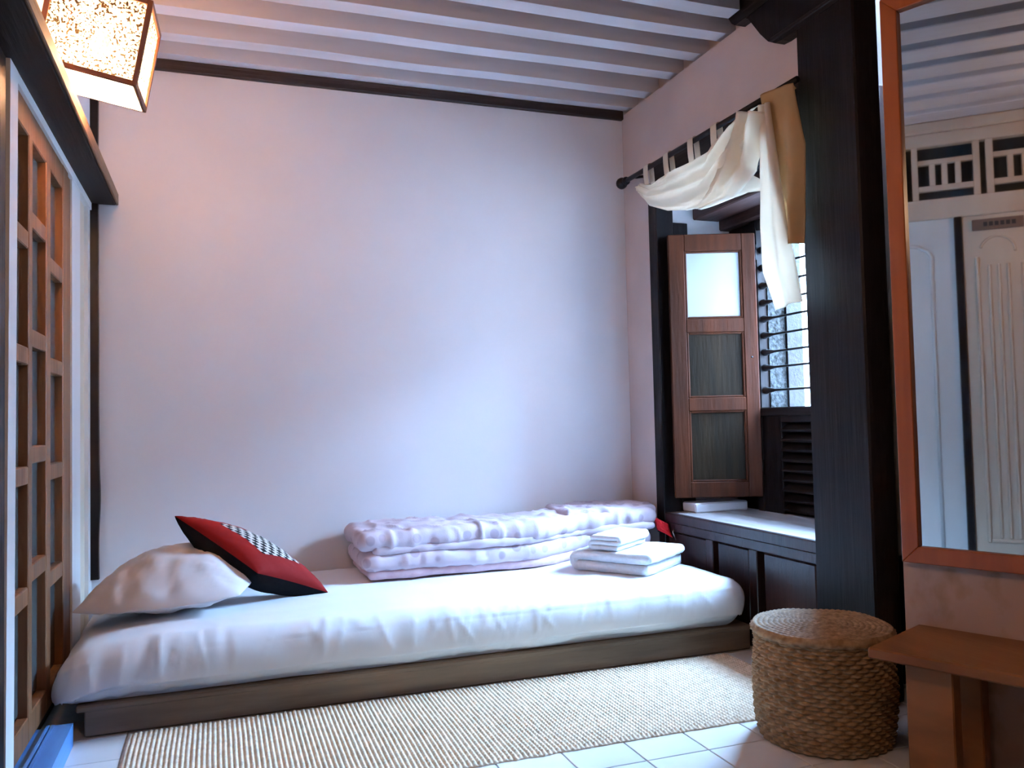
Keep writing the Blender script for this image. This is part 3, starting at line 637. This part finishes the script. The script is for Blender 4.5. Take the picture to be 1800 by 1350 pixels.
for i in range(3):
    z0, z1 = zr[i][1], zr[i + 1][0]; a0, a1 = LS, SWd - RS
    if i < 2: sbox('panel', a0 + .006, a1 - .006, z0 + .004, z1 - .004, 'shutter_panel', -.008, .001, .004)
    else: sbox('pane', a0 + .004, a1 - .004, z0 + .002, z1 - .002, 'shglass', -.004, .0, 0)
    for b in ((a0, a0 + .010, z0, z1), (a1 - .010, a1, z0, z1), (a0 + .01, a1 - .01, z0, z0 + .009), (a0 + .01, a1 - .01, z1 - .009, z1)): sbox('bead', *b, 'shutter', -.004, .012, .003)
tube('keyhole', [SMX @ Vector((SWd - .03, .0155, 1.155)), SMX @ Vector((SWd - .03, .012, 1.155))], .005, 'iron', sh, 10)
for z in (.62, 1.60): tube('hinge', [SMX @ Vector((SWd + .004, 0, z)), SMX @ Vector((SWd + .004, 0, z + .07))], .006, 'iron', sh, 10)

# ---- curtain rod and curtain
XR, ZR = 1.872, 2.032
rd = empty('curtain_rod', (XR, 2.95, ZR), 'dark curtain rod with ball finial across the window bay', 'curtain rod')
tube('pole', [(XR, 3.56, ZR), (XR, 2.30, ZR)], .011, 'iron', rd, 14)
tube('finial', [(XR, 3.545, ZR), (XR, 3.555, ZR), (XR, 3.56, ZR), (XR, 3.575, ZR), (XR, 3.582, ZR), (XR, 3.595, ZR), (XR, 3.61, ZR), (XR, 3.625, ZR), (XR, 3.634, ZR)], [.013, .020, .020, .011, .020, .027, .028, .020, .004], 'iron', rd, 16)
tube('bracket', [(W + .005, 3.49, ZR + .01), (XR + .02, 3.49, ZR), (XR, 3.49, ZR)], .007, 'iron', rd, 10)
tube('bracket', [(W + .005, 2.42, ZR + .01), (XR + .02, 2.42, ZR), (XR, 2.42, ZR)], .007, 'iron', rd, 10)
ct = empty('tab_curtain', (XR, 2.9, 1.8), 'cream tab-top curtain gathered and thrown over the dark rod', 'curtain')
def interp(tab, u):
    for (a, p), (b, q) in zip(tab, tab[1:]):
        if u <= b:
            t = (u - a) / (b - a); t = t * t * (3 - 2 * t) * .5 + t * .5
            return tuple(x + (y - x) * t for x, y in zip(p, q))
    return tab[-1][1]
TOP = [(0, (1128, 322)), (.12, (1150, 325)), (.25, (1180, 305)), (.45, (1228, 281)), (.58, (1256, 268)), (.70, (1278, 232)), (.82, (1300, 200)), (1, (1342, 182))]
BOT = [(0, (1130, 342)), (.12, (1146, 362)), (.25, (1180, 371)), (.40, (1216, 370)), (.55, (1248, 363)), (.70, (1280, 350)), (.85, (1312, 338)), (1, (1345, 336))]
def swag(u, v):
    a = interp(TOP, u); b = interp(BOT, u); px = a[0] + (b[0] - a[0]) * v; py = a[1] + (b[1] - a[1]) * v
    fold = .024 * math.sin(2 * math.pi * (3.1 * v + .9 * u * u)) * (u ** .8) + .008 * nz(u * 6, v * 3, 2)
    bulge = .060 * math.sin(math.pi * min(1, v * .9 + .05)) * (.45 + .55 * u) + .010 * ridge(u * 3.2, v * 5, 6, 5)
    p = at(px, py, 0, XR - .004); return p + Vector((-(bulge + fold), 0, 0))
surf('swag', swag, 70, 36, 'curtain', ct, .002)
# overlapping white fold thrown diagonally across
FT = [(0, (1228, 366)), (.3, (1252, 330)), (.6, (1272, 272)), (1, (1300, 198))]
FB = [(0, (1236, 368)), (.3, (1292, 346)), (.6, (1328, 300)), (1, (1344, 196))]
def fold2(u, v):
    a = interp(FT, u); b = interp(FB, u); px = a[0] + (b[0] - a[0]) * v; py = a[1] + (b[1] - a[1]) * v
    p = at(px, py, 0, XR - .062); return p + Vector((-.022 * math.sin(math.pi * v) - .018 * math.sin(2 * math.pi * (2.2 * v + .3 + .3 * u)) * (.3 + .7 * u) - .008 * ridge(u * 3, v * 6, 4, 5) + .004 * nz(u * 5, v * 5), 0, 0))
surf('thrown_fold', fold2, 40, 24, 'curtain', ct, .002)
for (x0, y0, x1, y1) in ((1134, 301, 1141, 323), (1165, 284, 1178, 312), (1209, 258, 1221, 288), (1251, 233, 1262, 270)):
    # cloth tab: loop over the rod, hanging in front and behind
    pa = at(x0, y0, 0, XR); pb = at(x1, y1, 0, XR - .004); hwid = .020
    def tabf(u, v, pa=pa, pb=pb):
        yy = pb.y + (u - .5) * 2 * hwid
        if v < .45: t = v / .45; return (XR - .014 - .003 * math.sin(3.1 * t), yy + (pa.y - pb.y) * t * .25, pb.z - .01 + (ZR - pb.z + .01) * t)
        if v < .75:
            a = math.pi * (v - .45) / .30; return (XR - .0145 * math.cos(a), yy + (pa.y - pb.y) * .25, ZR + .0145 * math.sin(a))
        t = (v - .75) / .25; return (XR + .0145, yy + (pa.y - pb.y) * .25 * (1 - t), ZR + (pb.z - ZR) * t)
    surf('tab', tabf, 6, 26, 'curtain', ct, .0015)
# hanging pale tail
TLf = [(0, (1337, 188)), (.3, (1340, 290)), (.6, (1340, 400)), (.8, (1346, 480)), (1, (1368, 546))]
TRt = [(0, (1356, 180)), (.3, (1370, 290)), (.6, (1384, 400)), (.8, (1398, 465)), (1, (1409, 530))]
def tail(u, v):
    a = interp(TLf, v); b = interp(TRt, v); p = at(a[0] + (b[0] - a[0]) * u, a[1] + (b[1] - a[1]) * u, 0, XR - .040)
    return p + Vector((-.018 * math.sin(math.pi * u) - .010 * math.sin(2 * math.pi * (1.4 * u + .2 * v)) + .004 * nz(u * 4, v * 6), 0, 0))
surf('hanging_tail', tail, 20, 50, 'curtain', ct, .002)
tn = empty('tan_drape', (XR, 2.4, 1.7), 'tan brown cloth hanging over the right end of the curtain rod', 'curtain')
DL = [(0, (1338, 168)), (.2, (1350, 220)), (.45, (1362, 290)), (.75, (1378, 370)), (1, (1386, 430))]
DR = [(0, (1396, 146)), (.2, (1405, 190)), (.45, (1414, 250)), (.75, (1411, 350)), (1, (1409, 428))]
def drape(u, v):
    a = interp(DL, v); b = interp(DR, v); p = at(a[0] + (b[0] - a[0]) * u, a[1] + (b[1] - a[1]) * u, 0, XR - .022)
    return p + Vector((-.015 * math.sin(math.pi * u) - .013 * math.sin(2 * math.pi * (1.25 * u + .45 * v + .1)) * min(1, v * 3 + .3) + .004 * nz(u * 4, v * 5, 7), 0, 0))
surf('front_fall', drape, 26, 46, 'tan', tn, .002)
pA = at(1338, 168, 0, XR - .022); pB = at(1396, 146, 0, XR - .022)
surf('over_rod', lambda u, v: (XR - .022 + .038 * v, pA.y + (pB.y - pA.y) * u * .80, (pA.z + (pB.z - pA.z) * u * .80) * (1 - v) + v * (ZR - .02) + .010 * math.sin(math.pi * v) + .003 * nz(u * 6, v * 3)), 16, 12, 'tan', tn, .002)

# ---- jute rug with chunky ribs
def rug():
    x0, x1, y0, y1 = -.248, 1.795, 2.112, 2.722; NR = 150; per = 5; nxs = NR * per; NYr = 150
    vs = []; fs = []; pitch = (x1 - x0) / NR
    for i in range(nxs + 1):
        fx = i / per; k = math.floor(fx); ph = fx - k
        for j in range(NYr + 1):
            fy = j / NYr; y = y0 + (y1 - y0) * fy
            rib = math.sin(math.pi * ph) ** .8 if 0 < ph < 1 else 0
            knot = .5 + .5 * math.sin(2 * math.pi * (y / .0165 + .5 * (k % 2)))
            h = .0035 + .0075 * rib * (.45 + .55 * knot) + .0012 * nz(fx * .9, y * 60, 1)
            e = min(i, nxs - i, 6) / 6 * min(j, NYr - j, 3) / 3
            xx = x0 + pitch * fx + .003 * nz(y * 4, fx * .05, 3); yy = y + (.006 * nz(fx * .25, 4, 1) + .003 * nz(fx * 1.3, 2, 2)) * (1 if j in (0, NYr) else .6)
            vs.append((xx, yy, .001 + h * (.35 + .65 * min(1, e))))
    idx = lambda i, j: i * (NYr + 1) + j
    for i in range(nxs):
        for j in range(NYr): fs.append([idx(i, j), idx(i + 1, j), idx(i + 1, j + 1), idx(i, j + 1)])
    n0 = len(vs); vs += [(x0, y0, .0005), (x1, y0, .0005), (x1, y1, .0005), (x0, y1, .0005)]; fs.append([n0 + 3, n0 + 2, n0 + 1, n0])
    rim = [idx(i, 0) for i in range(nxs + 1)] + [idx(nxs, j) for j in range(1, NYr + 1)] + [idx(i, NYr) for i in range(nxs - 1, -1, -1)] + [idx(0, j) for j in range(NYr - 1, 0, -1)]
    m0 = len(vs); vs += [(vs[a][0], vs[a][1], .0005) for a in rim]
    for q in range(len(rim)): a, b = rim[q], rim[(q + 1) % len(rim)]; fs.append([b, a, m0 + q, m0 + (q + 1) % len(rim)])
    return mesh('jute_rug', vs, fs, 'jute', None, True)
prop(rug(), 'ribbed natural jute rug on the floor in front of the bed', 'rug')

# ---- wicker basket with lid
BC = (1.592, 1.942); 
bk_ = empty('wicker_basket', (BC[0], BC[1], 0), 'round woven wicker basket with flat lid beside the wooden bench', 'basket')
def basket():
    NC, NRw, pa, pr = 60, 26, 8, 7; H = .286; nu, nvv = NC * pa, NRw * pr; vs = []; fs = []
    for j in range(nvv + 1):
        fz = j / pr; row = math.floor(fz); z = H * j / nvv; t = z / H
        rb = .171 + .010 * math.sin(math.pi * min(1, t * 1.1)) + .004 * t - .006 * max(0, 1 - t * 12)
        rr = math.sin(math.pi * (fz - row)) ** .6 if 0 < fz - row < 1 else 0
        for i in range(nu):
            fa = i / pa; a = 2 * math.pi * i / nu
            wv = math.cos(math.pi * (fa + row)); amp = .5 + .5 * wv
            r = rb + .0015 * rr + .0095 * (amp ** .8) * rr + .0012 * nz(fa * 1.3, fz * 1.2, 3) + .004 * nz(math.cos(a) * 1.5, math.sin(a) * 1.5, t * 3)
            vs.append((BC[0] + r * math.cos(a), BC[1] + r * math.sin(a), z + .0015 + .0012 * nz(fa * .8, row * 2.2, 5)))
    for j in range(nvv):
        for i in range(nu): fs.append([j * nu + i, j * nu + (i + 1) % nu, (j + 1) * nu + (i + 1) % nu, (j + 1) * nu + i])
    fs.append(list(range(nu))[::-1]); fs.append([nvv * nu + i for i in range(nu)])
    mesh('body', vs, fs, 'wicker', bk_, True)
    # lid: coiled braid, slightly domed, thick rim
    NRg, pr = 13, 6; R = .187; nr = NRg * pr; nu = 260; vs = []; fs = []; prof = []
    for j in range(nr + 1): prof.append((R * j / nr, None, j / pr))
    for j in range(nr + 1):
        fr = j / pr; ringi = math.floor(fr); rr = math.sin(math.pi * (fr - ringi)) ** .7 if 0 < fr - ringi < 1 else 0
        for i in range(nu):
            a = 2 * math.pi * i / nu; r = R * j / nr
            nb = max(6, round(2 * math.pi * max(ringi, .5) * R / NRg / .0155)); br = .5 + .5 * math.sin(nb * a + ringi * 1.7 + (fr - ringi) * 2.5)
            z = .312 - .006 * (r / R) ** 2 + .0045 * rr * (.45 + .55 * br) + .004 * nz(math.cos(a) * r * 9, math.sin(a) * r * 9, 2)
            if j == nr: z -= .004
            vs.append((BC[0] + r * math.cos(a), BC[1] + r * math.sin(a), z))
    for j in range(nr):
        for i in range(nu): fs.append([j * nu + i, j * nu + (i + 1) % nu, (j + 1) * nu + (i + 1) % nu, (j + 1) * nu + i])
    b0 = nr * nu
    for k, (dr_, z) in enumerate(((.004, .300), (.004, .291), (-.004, .284), (-.02, .284))):
        b1 = len(vs)
        for i in range(nu):
            a = 2 * math.pi * i / nu; q = .0022 * math.sin(38 * a + k * 1.4); vs.append((BC[0] + (R + dr_ + q) * math.cos(a), BC[1] + (R + dr_ + q) * math.sin(a), z))
        for i in range(nu): fs.append([b0 + i, b0 + (i + 1) % nu, b1 + (i + 1) % nu, b1 + i])
        b0 = b1
    fs.append([b0 + i for i in range(nu)])
    mesh('lid', vs, fs, 'wicker', bk_, True)
basket()

# ---- wall mirror and bench on the angled wall
mr = empty('wall_mirror', mw(-.28, .012, .50), 'tall wall mirror in an orange brown wooden frame', 'mirror')
a1, a0, zb, zt, fw = .0915, -.66, .500, 2.010, .043
def mbox(nm, poly, m, o0, o1):
    vs = [mw(a, o, z) for o in (o0, o1) for a, z in poly]; n = len(poly)
    fs = [list(range(n)), list(range(n, 2 * n))[::-1]] + [[i, n + i, n + (i + 1) % n, (i + 1) % n] for i in range(n)]
    bm = bmesh.new(); bv = [bm.verts.new(v) for v in vs]
    for f in fs: bm.faces.new([bv[i] for i in f])
    bmesh.ops.bevel(bm, geom=bm.edges[:], offset=.002, segments=1, affect='EDGES')
    return bm_obj(nm, bm, m, mr)
ins = [(a1 - fw, zb + fw), (a0 + fw, zb + fw), (a0 + fw, zt - fw), (a1 - fw, zt - fw)]; ous = [(a1, zb), (a0, zb), (a0, zt), (a1, zt)]
for i in range(4): j = (i + 1) % 4; mbox('frame_bar', [ous[i], ous[j], ins[j], ins[i]], 'orange', .002, .026)
vs = [mw(a, .012, z) for a, z in ins]; g = [(a1 - fw + .004, zb + fw - .004), (a0 + fw - .004, zb + fw - .004), (a0 + fw - .004, zt - fw + .004), (a1 - fw + .004, zt - fw + .004)]
mesh('glass', [mw(a, o, z) for o in (.004, .012) for a, z in g], [[0, 1, 2, 3], [7, 6, 5, 4], [0, 4, 5, 1], [1, 5, 6, 2], [2, 6, 7, 3], [3, 7, 4, 0]], 'mirror', mr)
bn = empty('wooden_bench', mw(-.5, .15, 0), 'low brown wooden bench below the mirror', 'bench')
BT = .338
box('seat', -1.15, .066, .003, .306, BT - .026, BT, 'benchwood', bn, .004, MT)
for a in (-.107, -1.08):
    box('leg', a, a + .105, .215, .262, 0, BT - .026, 'benchwood', bn, .003, MT)
    box('leg', a, a + .105, .035, .082, 0, BT - .026, 'benchwood', bn, .003, MT)
box('apron', -1.0, -.01, .045, .060, BT - .075, BT - .026, 'benchwood', bn, .002, MT)
